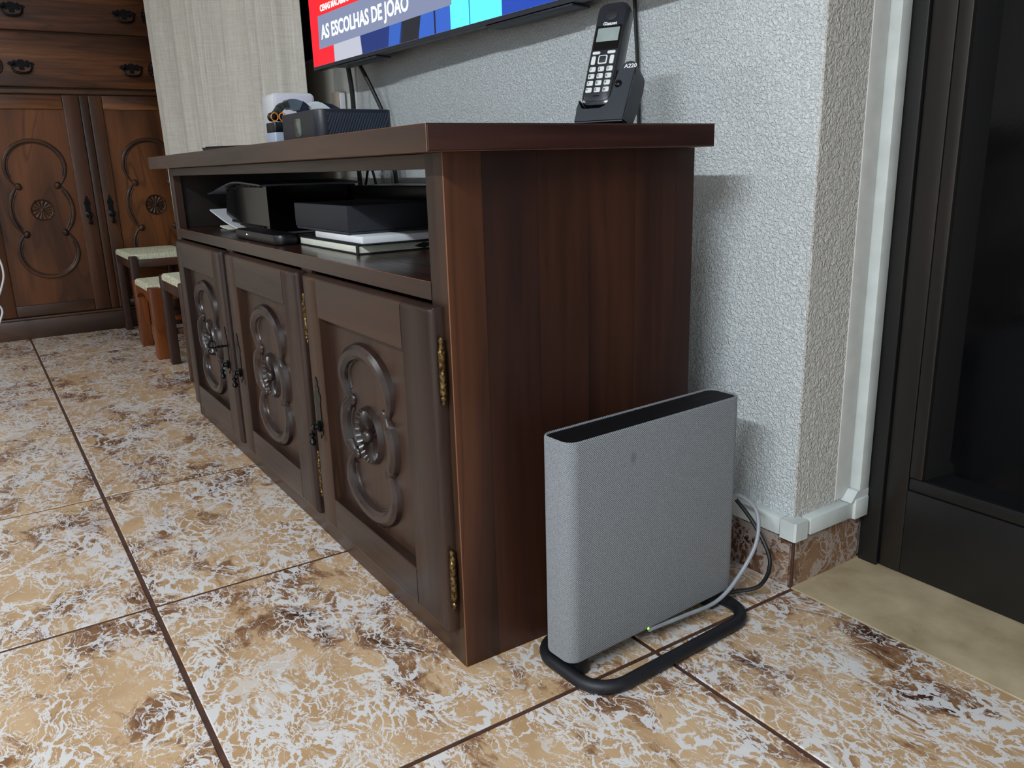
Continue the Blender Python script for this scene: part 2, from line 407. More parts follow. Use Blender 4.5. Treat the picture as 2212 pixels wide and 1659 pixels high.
# white cable trunking round the corner
tr = thing('cable_trunking', 'white plastic cable trunking running above the brown skirting and up the door jamb', 'cable duct', (WX, WY, .1))
b = NB(); box(b, -1.62, WX-.0235, WY-.012, .6035, .098, .130, .0015, 2); obj('trunking_length', b, TRUNK, tr)
b = NB(); prism(b, [(WX-.020, WY-.0145), (WX+.0095, WY-.0145), (WX+.0125, WY-.0115), (WX+.0125, WY+.020), (WX-.0078, WY+.020), (WX-.0078, .6035), (WX-.020, .6035)], .096, .131, 'XY')
obj('corner_cover', b, TRUNK, tr)
b = NB(); box(b, WX-.009, WX+.011, WY+.0295, .748, .0985, .130, .0015, 2); obj('trunking_length', b, TRUNK, tr)
b = NB(); box(b, WX-.009, WX+.0165, .746, .7855, .096, .135, .002, 2); prism(b, [(.735, .131), (.7855, .131), (.7855, .150), (.752, .150)], WX-.008, WX+.014, 'YZ'); obj('elbow_cover', b, TRUNK, tr)
b = NB(); box(b, WX-.009, WX+.014, .758, .7855, .150, 2.5, .0015, 2); obj('trunking_riser', b, TRUNK, tr)
b = NB(); box(b, WX-.009, WX-.0062, .715, .757, .135, 2.5, .001, 2); obj('paint_band', b, PAINTW, tr, label='smooth white painted band')
RED = plain('red_wire', '#8c1a12', .5)
b = NB(); sweep(b, [(WX+.001, WY+.020, .112), (WX+.003, WY+.027, .113), (WX+.001, WY+.034, .112)], .0035, 8)
sweep(b, [(WX+.000, WY+.020, .121), (WX+.002, WY+.027, .121), (WX+.000, WY+.034, .121)], .0028, 8)
obj('wire', b, RED, tr, label='red wire showing in the joint')

# ------------------------------------------------------------ black glazed door
DY = .79
dr = struct(base('door_1', (.14, DY, 0)))
b = NB(); box(b, .1375, .176, DY-.003, DY+.07, .001, 2.5, .002, 2); obj('jamb', b, DOORB, dr)
b = NB(); box(b, .1785, .219, DY+.002, DY+.05, .004, 2.4, .0015, 2); obj('stile', b, DOORBR, dr)
b = NB(); box(b, .2195, .2435, DY+.0025, DY+.05, .190, 2.4, .003, 2); obj('glazing_bead', b, DOORBR, dr)
b = NB(); box(b, .2195, 1.3, DY+.0022, DY+.05, .004, .1655, .0012, 2); obj('bottom_rail', b, DOORB, dr)
b = NB(); box(b, .2195, 1.3, DY+.0035, DY+.05, .1665, .1895, .003, 2); obj('glazing_bead', b, DOORB, dr)
b = NB(); loft(b, [[Vector(p) for p in l] for l in (
    [(.2435, DY+.012, .19), (.2435, DY+.012, 2.4), (.274, DY+.046, 2.4), (.274, DY+.046, .206)],
    [(.2435, DY+.05, .19), (.2435, DY+.05, 2.4), (.276, DY+.05, 2.4), (.276, DY+.05, .206)])])
loft(b, [[Vector(p) for p in l] for l in (
    [(.2435, DY+.012, .1895), (1.3, DY+.012, .1895), (1.3, DY+.046, .206), (.274, DY+.046, .206)],
    [(.2435, DY+.05, .1895), (1.3, DY+.05, .1895), (1.3, DY+.05, .208), (.276, DY+.05, .208)])])
obj('splayed_rebate', b, plain('dark_rebate_paint', '#060607', .6, spec=.2), dr)
b = NB(); box(b, .25, 1.3, DY+.040, DY+.045, .195, 2.4); obj('glass_panel', b, DGLASS, dr)
b = NB(); box(b, .128, 1.4, .861, .87, 0, 2.55); struct(obj('wall_behind_door', b, DOORB))

# ------------------------------------------------------------ TV cabinet
CL, CD, CH = 1.695, .461, .766
cab = thing('tv_cabinet', 'long dark walnut tv cabinet with three carved doors and an open shelf', 'cabinet', (-.85, .23, 0))
def lit_edge_box(x0, x1, y0, y1, z0, z1, edges, bev=.0012):
    """box whose named vertical/long edges carry a thin chamfer painted as a lit, worn arris (material slot 1)"""
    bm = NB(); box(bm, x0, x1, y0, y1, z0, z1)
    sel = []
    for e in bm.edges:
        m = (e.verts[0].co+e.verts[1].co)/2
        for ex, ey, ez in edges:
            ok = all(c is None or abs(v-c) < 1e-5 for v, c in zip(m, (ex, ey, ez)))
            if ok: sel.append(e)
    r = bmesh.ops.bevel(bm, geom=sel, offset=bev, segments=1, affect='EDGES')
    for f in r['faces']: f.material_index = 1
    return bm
# top
X0, X1 = -CL-.045, .045
b = lit_edge_box(X0, X1, -.045, .456, CH, .80, [(X1, -.045, None), (None, -.045, .80), (None, -.045, CH), (X1, None, CH)], .0007)
obj('top_slab', b, [W_X, LIT_EDGE], cab, smooth=0)
b = NB(); box(b, X1-.0005, X1+.0012, -.0435, .4545, CH+.0015, .7985, .0006, 1); obj('end_band', b, W_Y, cab)
# side boards, right
ys = [.0, .060, .152, .243, .335, .42, CD]
for i in range(len(ys)-1):
    if i == 0: b = lit_edge_box(-.022, 0, ys[0], ys[1]-.0004, 0, CH-.0002, [(0, 0, None)], .0011)
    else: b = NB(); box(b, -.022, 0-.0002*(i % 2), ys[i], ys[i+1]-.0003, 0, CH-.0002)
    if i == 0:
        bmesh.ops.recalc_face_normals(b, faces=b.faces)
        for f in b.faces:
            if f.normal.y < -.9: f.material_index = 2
    obj('side_board', b, [W_POST if i == 0 else W_SIDE, LIT_EDGE, W_Z], cab, smooth=0)
b = NB(); box(b, -CL, -CL+.022, .0, CD, 0, CH-.0002); obj('side_panel', b, W_SIDE, cab)
# face frame
b = NB(); box(b, -.049, -.0223, .0003, .022, 0, CH-.0004); obj('corner_stile', b, W_Z, cab)
b = NB(); box(b, -CL+.0223, -CL+.045, .0003, .022, 0, CH-.0004, .001, 1); obj('corner_stile', b, W_Z, cab)
b = NB(); box(b, -CL+.0453, -.0493, .0012, .022, .745, CH-.0004, .0008, 1); obj('top_rail', b, W_X, cab)
b = NB(); box(b, -CL+.0453, -.0493, .0012, .022, 0.001, .058, .0008, 1); obj('bottom_rail', b, W_X, cab)
b = lit_edge_box(-CL+.023, -.0495, -.0005, CD-.002, .566, .592, [(None, -.0005, .592)], .0007); obj('shelf_board', b, [W_SHELF, LIT_EDGE], cab, smooth=0)
for x in (-.565, -1.115):
    b = NB(); box(b, x-.028, x+.028, .0015, .022, .0585, .5655); obj('mullion', b, W_Z, cab)
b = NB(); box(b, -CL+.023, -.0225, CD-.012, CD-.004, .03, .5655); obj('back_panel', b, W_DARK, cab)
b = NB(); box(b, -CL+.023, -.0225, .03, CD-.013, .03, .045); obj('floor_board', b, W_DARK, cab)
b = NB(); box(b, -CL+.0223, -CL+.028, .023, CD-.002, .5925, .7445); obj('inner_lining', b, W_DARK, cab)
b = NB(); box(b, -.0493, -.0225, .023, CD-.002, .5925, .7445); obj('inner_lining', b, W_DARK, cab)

PT = -.022  # door front plane
def rnd(t, r=.009, back=-.012):
    """rounded edge: distance from the outer edge -> front y"""
    if t >= r: return PT
    k = 1-t/r; return PT+(back-PT)*(1-math.sqrt(max(0, 1-k*k)))
def stile_bm(xo, xi, z0, z1, tout=True, inner=.004):
    s = 1 if xi > xo else -1; L_ = abs(xi-xo)
    prof = [0, .0006, .002, .0045, .009]+[L_-.002, L_]
    zs = [z0, z0+.0006, z0+.002, z0+.0045, z0+.009, z1-.009, z1-.0045, z1-.002, z1-.0006, z1]
    loops = []
    for z in zs:
        fz = max(rnd(z-z0), rnd(z1-z))
        lp = [Vector((xo, -.0005, z))]
        for i, d in enumerate(prof):
            y = max(rnd(d), fz)
            if i == len(prof)-1: y = max(y, PT+.0015)
            lp.append(Vector((xo+s*d, y, z)))
        lp.append(Vector((xi, -.0005, z))); loops.append(lp)
    bm = NB(); loft(bm, loops); return bm
def rail_bm(x0, x1, zo, zi):
    s = 1 if zi > zo else -1; L_ = abs(zi-zo)
    prof = [0, .0006, .002, .0045, .009]+[L_-.002, L_]
    loops = []
    for x in (x0, x1):
        lp = [Vector((x, -.0005, zo))]
        for i, d in enumerate(prof):
            y = rnd(d)
            if i == len(prof)-1: y = PT+.0015
            lp.append(Vector((x, y, zo+s*d)))
        lp.append(Vector((x, -.0005, zi))); loops.append(lp)
    bm = NB(); loft(bm, loops); return bm
def earc(cx, cz, a, b_, t0, t1, n=26):
    return [(cx+a*math.cos(math.radians(t0+(t1-t0)*i/n)), cz+b_*math.sin(math.radians(t0+(t1-t0)*i/n))) for i in range(n+1)]
def carving(cx, cz, y, sx, top, mid, r, plane, rin=.0045, volr=None, nfac=1.0):
    """three scrolled lobes; plane 'XZ' -> point (x, y, z) facing -y; 'YZ' -> facing +x with y=depth"""
    bm = NB()
    def P(p, d): return (p[0], y-d, p[1]) if plane == 'XZ' else (y+d, p[0], p[1])
    nrm = (0, -1, 0) if plane == 'XZ' else (1, 0, 0)
    oc, ob = top; ma, mb = mid
    arcs = [(earc(cx, cz+oc, sx, ob, -42, 222), 1), (earc(cx, cz-oc, sx, ob, 138, 402), 1), (earc(cx, cz, ma, mb, -46, 46), 0), (earc(cx, cz, ma, mb, 134, 226), 0)]
    for pts, kind in arcs:
        n = len(pts)
        rad = [r*(.45+.55*min(1, 5*min(i, n-1-i)/n+.0)) for i in range(n)]
        sweep(bm, [P(p, 0) for p in pts], rad, 10, flat=(nrm, 1.0))
        # inner bead line
        ccx = cx; ccz = cz+(oc if pts[n//2][1] > cz+.02 else -oc if pts[n//2][1] < cz-.02 else 0)
        ins = [(ccx+(p[0]-ccx)*(1-r*1.15/sx), ccz+(p[1]-ccz)*(1-r*1.15/sx)) for p in pts[2:-2]]
        sweep(bm, [P(p, 0) for p in ins], rin, 8, flat=(nrm, 1.0))
        for e, q_ in ((pts[0], pts[1]), (pts[-1], pts[-2])):    # volutes
            dx = cx-e[0]; k = (volr or r*.72)
            c_ = (e[0]+(k*.7 if dx > 0 else -k*.7), e[1])
            M = Matrix.Translation(P(c_, 0)); bmesh.ops.create_uvsphere(bm, u_segments=10, v_segments=8, radius=k, matrix=M)
    return bm
def rosette(cx, cz, y, R, plane, petals=16, boss=.011, depth=.007):
    bm = NB(); nr, na = 9, petals*8; rows = []
    for i in range(nr+1):
        rr = boss*.6+(R-boss*.6)*i/nr; row = []
        for j in range(na):
            a = 2*PI*j/na; k = (1-abs(math.sin(a*petals/2)))**1.4
            prof = math.sin(min(1, (rr-boss*.5)/(R*.78))*PI*.8)
            h = depth*(.12+.75*k*prof) if i < nr-1 else depth*1.0
            if i == nr: h = -.003
            x, z = cx+rr*math.cos(a), cz+rr*math.sin(a)
            row.append((x, y-h, z) if plane == 'XZ' else (y+h, x, z))
        rows.append([Vector(p) for p in row])
    loft(bm, rows, caps=(False, False))
    c_ = (cx, y-depth*.5, cz) if plane == 'XZ' else (y+depth*.5, cx, cz)
    bmesh.ops.create_uvsphere(bm, u_segments=16, v_segments=10, radius=boss, matrix=Matrix.Translation(c_))
    return bm
def hinge_bm(x, y, z0, z1):
    bm = NB(); H = z1-z0
    prof = [(.0, 0), (.0028, .001), (.0034, .004), (.0022, .007), (.0040, .009), (.0044, .012), (.0028, .0145), (.0050, .017), (.0052, .020), (.0052, H/2-.0015), (.0046, H/2), (.0052, H/2+.0015),
            (.0052, H-.024), (.0056, H-.022), (.0040, H-.019), (.0046, H-.016), (.0030, H-.012), (.0034, H-.009), (.0042, H-.005), (.0028, H-.001), (0, H)]
    lathe(bm, [(r, z0+h) for r, h in prof], (x, y, 0), 'Z', 14)
    return bm
def plate_outline(h):
    half = [(0, 0), (.0022, .005), (.0055, .010), (.0028, .014), (.0034, .017), (.0085, .021), (.0055, .027), (.0110, .033), (.0122, .043), (.0086, .050), (.0092, .060), (.0090, .078), (.0092, .084), (.0120, .092), (.0090, .099), (.0125, .104), (.0080, .113), (.0035, .112), (0, .122)]
    s = h/.122; half = [(a*s*1.35, -b_*s) for a, b_ in half]
    return half+[(-a, b_) for a, b_ in half[-2:0:-1]]
def pull_bm(cx, ztop, y, h, plane='XZ', s=1.0):
    """leafy escutcheon plate with a drop pull"""
    bm = NB(); pts = plate_outline(h); t = .0018
    if plane == 'XZ': prism(bm, [(cx+a, ztop+b_) for a, b_ in pts], y, y-t, 'XZ')
    else: prism(bm, [(cx+a, ztop+b_) for a, b_ in pts], y, y+t, 'YZ')
    return bm
def drop_bm(cx, zc, y, s=1.0, plane='XZ'):
    bm = NB(); sg = -1 if plane == 'XZ' else 1
    def P(a, d, z): return (cx+a, y+sg*d, z) if plane == 'XZ' else (y+sg*d, cx+a, z)
    # round boss and eye
    pr = [(.011*s, .0015), (.0115*s, .004), (.007*s, .006), (.005*s, .012*s), (.0065*s, .015*s), (0, .017*s)]
    loops = []
    for r, d in pr:
        loops.append([Vector(P(max(r, 1e-5)*math.cos(2*PI*i/16), d, zc+max(r, 1e-5)*math.sin(2*PI*i/16))) for i in range(16)])
    loft(bm, loops)
    ring = [P(.0065*s*math.cos(a), .015*s, zc+.001+.0065*s*math.sin(a)) for a in [2*PI*i/16 for i in range(16)]]
    sweep(bm, ring, .0013*s, 6, closed=True)
    prof = [(0, .034), (.003, .033), (.0062, .030), (.0075, .026), (.0055, .021), (.003, .018), (.004, .015), (.0068, .0125), (.0060, .0095), (.0025, .007), (.0015, .003), (0, .002)]
    c_ = P(0, .0165*s, zc-.003*s)
    lathe(bm, [(r*s, -h_*s) for r, h_ in prof], c_, 'Z', 14)
    return bm
DOORS = [(-.532, -.016, -.460, -.112, 'R'), (-1.085, -.568, -1.003, -.655, 'R'), (-1.635, -1.128, -1.560, -1.205, 'L')]
for k, (x0, x1, p0, p1, hs) in enumerate(DOORS):
    z0, z1, q0, q1 = .058, .561, .128, .486
    b = NB(); box(b, p0-.01, p1+.01, -.0035, .0008, q0-.01, q1+.01); d = obj('door', b, W_Z, cab)
    obj('stile', stile_bm(x0, p0, z0, z1), W_Z, d); obj('stile', stile_bm(x1, p1, z0, z1), W_Z, d)
    obj('rail', rail_bm(p0+.0002, p1-.0002, z1, q1), W_X, d); obj('rail', rail_bm(p0+.0002, p1-.0002, z0, q0), W_X, d)
    cx = (p0+p1)/2-.010; cz = .300
    obj('carving', carving(cx, cz, -.0035, .095, (.088, .060), (.100, .074), .0155, 'XZ', .0042, .0085), CARVE, d)
    obj('rosette', rosette(cx, cz, -.0035, .054, 'XZ', 22, .012, .010), CARVE, d)
    hx_ = x1+.006 if hs == 'R' else x0-.006
    for a, c_ in ((.421, .521), (.097, .199)):
        obj('hinge', hinge_bm(hx_, -.010, a, c_), BRASS, d, label='turned brass hinge')
    px_ = -.500 if k == 0 else (-1.048 if k == 1 else -1.160)
    hd = obj('handle_plate', pull_bm(px_, .368, PT, .125), IRON, d)
    obj('drop_pull', drop_bm(px_-.001, .268, PT-.0015), IRON, d)
# key in the far door
b = NB(); kx, kz = -1.160, .318
sweep(b, [(kx, PT+.001, kz), (kx, PT-.030, kz)], .0026, 8)
lathe(b, [(.0042, 0), (.0042, .003), (.0026, .004)], (kx, PT-.010, kz), 'Y', 10); lathe(b, [(.0042, 0), (.0042, .003), (.0026, .004)], (kx, PT-.020, kz), 'Y', 10)
for s in (-1, 1):
    sweep(b, [(kx, PT-.037+.010*math.cos(a), kz+s*.008+.009*math.sin(a)) for a in [2*PI*i/14 for i in range(14)]], .0017, 6, closed=True)
tag(obj('key', b, IRON), 'ornate dark iron key sticking out of the far cabinet door lock', 'key')

# ------------------------------------------------------------ the grey fabric speaker on its stand
SPX, SPY, SA = .0925, .281, math.radians(3.2)
sp_ = thing('speaker', 'flat upright grey fabric speaker on a black tube stand', 'speaker', (SPX, SPY, 0), SA)
hw, hd_ = .0330, .184
zb, zt = .034, .379
lp = []
for ins, z in ((.006, zb), (.001, zb+.002), (0, zb+.005), (0, zt-.003), (.0010, zt-.0008), (.0025, zt), (.0042, zt-.0012), (.0045, zt-.004)):
    lp.append([Vector((x, y, z)) for x, y in rrect(-hw+ins, hw-ins, -hd_+ins, hd_-ins, .019-ins, 10)])
b = NB(); loft(b, lp); body = obj('body', b, FABRIC, sp_, local=True, smooth=50)
SMUDGE.inputs[1].default_value = (.033, -.061, .331*.6)
b = NB(); lp = [[Vector((x, y, z)) for x, y in rrect(-hw+i, hw-i, -hd_+i, hd_-i, .019-i, 10)] for i, z in ((.0046, zt-.006), (.0046, zt-.0028), (.0052, zt-.0022))]
loft(b, lp); obj('top_panel', b, plain('speaker_top_plastic', '#0b0a0d', .6, spec=.2), sp_, local=True)
b = NB()
for i in range(9): box(b, -.004+.0, -.0028, .110+i*.0045, .1125+i*.0045, zt-.0022, zt-.0019)
obj('faint_lettering', b, GREYB, sp_, local=True)
b = NB(); ring = [Vector((x, y, .0105)) for x, y in rrect(-.0725, .0835, -.173, .172, .050, 8)]
sweep(b, ring, .0105, 12, closed=True); obj('stand_ring', b, BLACKM, sp_, local=True)
for y in (-.150, .150):
    b = NB(); box(b, -.022, .022, y-.010, y+.010, .002, .0345, .003)
    obj('stand_foot', b, BLACKM, sp_, local=True)
b = NB(); box(b, .0315, .0338, -.0255, -.0225, .0345, .0385, .0008, 1); obj('status_light', b, emis('green_led', (.15, 1, .05, 1), 4), sp_, local=True, label='tiny green status light')
# its cables
def W(x, y, z): return MT[sp_] @ Vector((x, y, z))
pts = spline([W(.030, -.020, .031), W(.034, .06, .028), W(.040, .13, .030), (.128, .46, .060), (.128, .503, .112), (.112, .520, .160), (.092, .500, .188), (.085, .478, .19)], 8)
b = NB(); sweep(b, pts, .0034, 8); tag(obj('cable', b, CAB_GREY), 'light grey cable looping up behind the fabric speaker', 'cable', 'cables behind the speaker')
pts = spline([W(-.005, .10, .026), W(.01, .155, .020), (.108, .475, .020), (.132, .515, .030), (.120, .552, .062), (.075, .560, .112), (.04, .55, .15)], 8)
b = NB(); sweep(b, pts, .0036, 8); tag(obj('cable', b, RUBBER), 'black power cable curling low behind the fabric speaker', 'cable', 'cables behind the speaker')

# ------------------------------------------------------------ dresser
DX = -3.56
dz = thing('dresser', 'tall brown wooden dresser with carved doors and iron drawer handles', 'dresser', (-3.75, .03, 0))
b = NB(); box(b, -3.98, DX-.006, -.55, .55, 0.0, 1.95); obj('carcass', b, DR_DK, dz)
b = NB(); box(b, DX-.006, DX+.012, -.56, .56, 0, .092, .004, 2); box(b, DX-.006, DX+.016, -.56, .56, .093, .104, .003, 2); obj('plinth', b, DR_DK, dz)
def dbox(y0, y1, z0, z1, d0=-.006, d1=.010, bev=.004): b = NB(); box(b, DX+d0, DX+d1, y0, y1, z0, z1, bev, 3); return b
for (y0, y1, pl) in ((-.475, .011, 'R'), (.050, .535, 'L')):
    z0, z1 = .108, 1.125; a0, a1 = (y0+.075, y1-.072) if pl == 'R' else (y0+.060, y1-.07)
    b = NB(); box(b, DX-.006, DX+.001, a0-.005, a1+.005, .155, 1.067); d = obj('door', b, DR_PANEL, dz)
    obj('stile', dbox(y0, a0, z0, z1), DR_Z, d); obj('stile', dbox(a1, y1, z0, z1), DR_Z, d)
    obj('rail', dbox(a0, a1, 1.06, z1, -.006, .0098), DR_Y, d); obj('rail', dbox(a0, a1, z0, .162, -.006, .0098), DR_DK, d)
    cy = (a0+a1)/2+(.012 if pl == 'R' else .0)
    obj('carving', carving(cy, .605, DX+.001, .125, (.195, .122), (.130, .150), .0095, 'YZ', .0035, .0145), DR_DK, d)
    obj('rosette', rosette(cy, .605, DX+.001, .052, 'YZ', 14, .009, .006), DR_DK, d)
    hy = y1-.035 if pl == 'R' else y0+.028
    obj('handle_plate', pull_bm(hy, .665, DX+.010, .115, 'YZ'), IRON, d)
    obj('drop_pull', drop_bm(hy, .575, DX+.0115, 1.35, 'YZ'), IRON, d)
b = NB(); box(b, DX-.006, DX+.004, .0125, .0485, .108, 1.125, .003); obj('centre_post', b, DR_Z, dz)
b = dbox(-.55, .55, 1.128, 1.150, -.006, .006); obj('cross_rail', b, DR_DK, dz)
def bail(cy, cz):
    bm = NB(); x = DX+.012
    o_ = [(-.055, 0), (-.045, .010), (-.034, .008), (-.028, .018), (-.016, .012), (-.010, .018), (0, .020), (.010, .018), (.016, .012), (.028, .018), (.034, .008), (.045, .010), (.055, 0),
          (.045, -.010), (.034, -.008), (.026, -.016), (.012, -.010), (.010, -.026), (-.010, -.026), (-.012, -.010), (-.026, -.016), (-.034, -.008), (-.045, -.010)]
    prism(bm, [(cy+a, cz+b_) for a, b_ in o_], x, x+.003, 'YZ')
    path = spline([(x+.006, cy-.030, cz), (x+.014, cy-.040, cz-.012), (x+.018, cy-.030, cz-.034), (x+.019, cy, cz-.040), (x+.018, cy+.030, cz-.034), (x+.014, cy+.040, cz-.012), (x+.006, cy+.030, cz)], 6)
    sweep(bm, path, [.0032+.0022*math.sin(PI*i/(len(path)-1)) for i in range(len(path))], 8)
    for s in (-1, 1): bmesh.ops.create_uvsphere(bm, u_segments=10, v_segments=8, radius=.007, matrix=Matrix.Translation((x+.005, cy+s*.030, cz)))
    return bm
for z0, z1 in ((1.157, 1.392), (1.400, 1.632), (1.640, 1.9)):
    b = dbox(-.54, .54, z0, z1, -.006, .012, .006); d = obj('drawer', b, DR_Y, dz)
    zc = (z0+z1)/2-.025
    for cy in (-.203, .262): obj('bail_handle', bail(cy, zc+.005), IRON, d)
    for cy in (-.318, .378): obj('rosette', rosette(cy, zc-.003, DX+.012, .046, 'YZ', 14, .009, .008), CARVE, d)

# ------------------------------------------------------------ nest of stools
def stool(name, label, x0, x1, y0, y1, H, mat, leg, group, arch=True, seat_h=.02):
    t = thing(name, label, 'stool', ((x0+x1)/2, (y0+y1)/2, 0), 0, group)
    for x in (x0, x1-leg):
        for y in (y0, y1-leg*.9):
            b = NB(); box(b, x, x+leg, y, y+leg*.9, 0, H, .005, 3); obj('leg', b, mat, t)
    e = .0015
    for y in (y0+.004, y1-leg*.9+.004):           # aprons along x, arched
        xa, xb = x0+leg+e, x1-leg-e; n = 10
        low = [(xa+(xb-xa)*i/n, H-.075+.035*math.sin(PI*i/n)**.6) for i in range(n+1)] if arch else [(xa, H-.055), (xb, H-.055)]
        b = NB(); prism(b, low+[(xb, H-.018), (xa, H-.018)], y, y+leg*.6, 'XZ'); obj('apron', b, mat, t)
    for x in (x0+.004, x1-leg*.75):
        b = NB(); box(b, x, x+leg*.6, y0+leg*.9+e, y1-leg*.9-e, H-.052, H-.018, .003); obj('rail', b, mat, t)
        b = NB(); box(b, x+.003, x+leg*.45, y0+leg*.9+e, y1-leg*.9-e, H*.33, H*.33+.022, .003); obj('stretcher', b, mat, t)
    # woven seat: cords wrapped front to back, each cord a ridge
    b = NB(); xa, xb = x0+leg*.55, x1-leg*.55; ya, yb = y0+.004, y1-.004; nn = 26; rows = []
    for i in range(nn*3+1):
        x = xa+(xb-xa)*i/(nn*3); hgt = .0022*abs(math.sin(PI*i/3))+.006*math.sin(PI*i/(nn*3))**.3
        if x < x0+leg+e or x > x1-leg-e: y_a, y_b = y0+leg*.9+e, y1-leg*.9-e
        else: y_a, y_b = ya, yb
        rows.append([Vector((x, y_a, H-.017)), Vector((x, y_a, H-.002+hgt*.5)), Vector((x, y_a+.008, H+.002+hgt)), Vector((x, y_b-.008, H+.002+hgt)), Vector((x, y_b, H-.002+hgt*.5)), Vector((x, y_b, H-.017))])
    loft(b, rows); obj('woven_seat', b, RUSH, t)
    return t
stool('stool', 'largest dark wooden stool with woven cream seat in front of the dresser', -3.50, -3.045, .052, .322, .398, STOOL_D, .038, 'nest of stools', False)
stool('stool', 'small orange pine stool with woven cream seat and arched apron', -3.030, -2.625, .047, .34, .300, STOOL_O, .052, 'nest of stools')
stool('stool', 'dark brown stool with woven cream seat tucked behind the tv cabinet end', -2.53, -2.145, .074, .36, .365, STOOL_D, .040, 'nest of stools', False)

# ------------------------------------------------------------ curtain
def curtain():
    n, m = 300, 14; A = Vector((-3.365, .353, 0)); B = Vector((-1.765, .484, 0)); dirn = (B-A).normalized(); nr = Vector((dirn.y, -dirn.x, 0))
    bm = NB(); rows = []
    for i in range(n+1):
        t = i/n; row = []
        for j in range(m+1):
            z = .03+2.4*j/m; k = 1-j/m
            ph = 2*PI*(t*10+.35*math.sin(2*PI*t*2.3)+.05*math.sin(z*2))
            a = (.034+.014*math.sin(t*17))*(1-.15*k)
            off = a*math.sin(ph)+.006*math.sin(ph*2.7+1)+.002*math.sin(ph*6.1+z)
            fade = min(1, (1-t)*14)
            flare = -.10*(z-.85)*(1-t)**2*.35
            row.append(A+(B-A)*t+dirn*(flare*1.0)+nr*off*(.35+.65*fade)+Vector((0, 0, z)))
        rows.append(row)
    loft(bm, rows, closed=False, caps=(False, False))
    o = obj('curtain', bm, CURTAIN, smooth=80)
    s = o.modifiers.new('s', 'SOLIDIFY'); s.thickness = .0016
    return tag(o, 'pale grey linen curtain hanging in folds beside the television', 'curtain')
curtain()

# ------------------------------------------------------------ television
TA = math.atan2(.065, 1.27)
tv = thing('television', 'wall-mounted flat television showing a red and blue news banner', 'television', (-1.656, .465, 1.051), TA)
TW, THH = 1.66, .94
b = NB(); box(b, 0, TW, 0, .026, 0, THH, .003, 2); obj('housing', b, BLACK, tv, local=True)
b = NB(); prism(b, [(.026, .012), (.026, .5), (.060, .46), (.062, .03), (.050, .012)], .18, TW-.08, 'YZ'); obj('back_cover', b, BLACKM, tv, local=True)
b = NB(); box(b, .16, .42, .002, .05, -.006, -.0002, .002); obj('speaker_slot', b, GREYB, tv, local=True)
b = NB(); box(b, .95, 1.25, .002, .05, -.006, -.0002, .002); obj('speaker_slot', b, GREYB, tv, local=True)
b = NB(); box(b, .5, .9, .062, .098, .3, .5); obj('wall_bracket', b, BLACK, tv, local=True)
b = NB(); box(b, .001, TW-.001, -.0006, .001, .0005, .0095, .0003, 1); obj('bottom_bezel', b, GREYB, tv, local=True)
def scr(name, pts, col, st, d, parent, lab=None):
    b = NB(); prism(b, pts, -d, -d+.0003, 'XZ'); return obj(name, b, emis(name+'_light', col, st), parent, local=True, smooth=0, label=lab)
screen = scr('screen', [(.005, .0105), (TW-.005, .0105), (TW-.005, THH-.006), (.005, THH-.006)], hx('#8f97b5'), .55, .0005, tv)
scr('red_band', [(.006, .0108), (.160, .0108), (.160, .83), (.006, .83)], hx('#f0182c'), .95, .0009, screen)
scr('picture_white_patch', [(.162, .0108), (.345, .0108), (.335, .064), (.162, .064)], hx('#c9cddd'), .75, .0009, screen)
scr('picture_blue_suit', [(.345, .0108), (.655, .0108), (.652, .13), (.335, .13)], hx('#0b2f7a'), .8, .0010, screen)
scr('picture_blue_fold', [(.50, .0108), (.56, .0108), (.60, .13), (.53, .13)], hx('#2c63c4'), .8, .0012, screen)
scr('picture_dark_figure', [(.57, .0108), (.66, .0108), (.70, .14), (.60, .14)], hx('#151c2c'), .7, .0014, screen)
scr('picture_blue_jeans', [(.66, .0108), (.812, .0108), (.815, .20), (.70, .20)], hx('#2f62c8'), .85, .0010, screen)
scr('picture_seam', [(.738, .0108), (.745, .0108), (.745, .20), (.737, .20)], hx('#101a3a'), .7, .0013, screen)
scr('picture_cyan_table', [(.812, .0108), (1.02, .0108), (1.02, .25), (.812, .25)], hx('#59e8ff'), 1.1, .0010, screen)
scr('picture_cyan_line', [(.892, .0108), (.896, .0108), (.896, .25), (.892, .25)], hx('#1a7fb8'), .9, .0013, screen)
scr('picture_blue_backdrop', [(1.02, .0108), (1.47, .0108), (1.47, .30), (1.02, .30)], hx('#1f49b8'), .85, .0010, screen)
scr('headline_banner', [(.060, .057), (.820, .064), (.820, .150), (.066, .150)], hx('#8a94b6'), .75, .0016, screen)
scr('tag_banner', [(.064, .1502), (.352, .1502), (.352, .198), (.070, .198)], hx('#ee1a22'), 1.0, .0016, screen)
MX = Matrix(((1, 0, 0, 0), (0, 0, -1, 0), (0, 1, 0, 0), (0, 0, 0, 1)))   # text plane -> facing -y
TXT = emis('white_lettering_light', (.85, .97, 1, 1), 1.15)
b = text_bm('AS ESCOLHAS DE JOÃO', .0545, Matrix.Translation((.084, -.0021, .0835)) @ MX, .0002, .0013, .93); obj('headline_lettering', b, TXT, screen, local=True, smooth=0)
b = text_bm('CENAS MACABRAS', .0245, Matrix.Translation((.088, -.0021, .160)) @ MX, .0002, .0006, .95); obj('tag_lettering', b, TXT, screen, local=True, smooth=0)

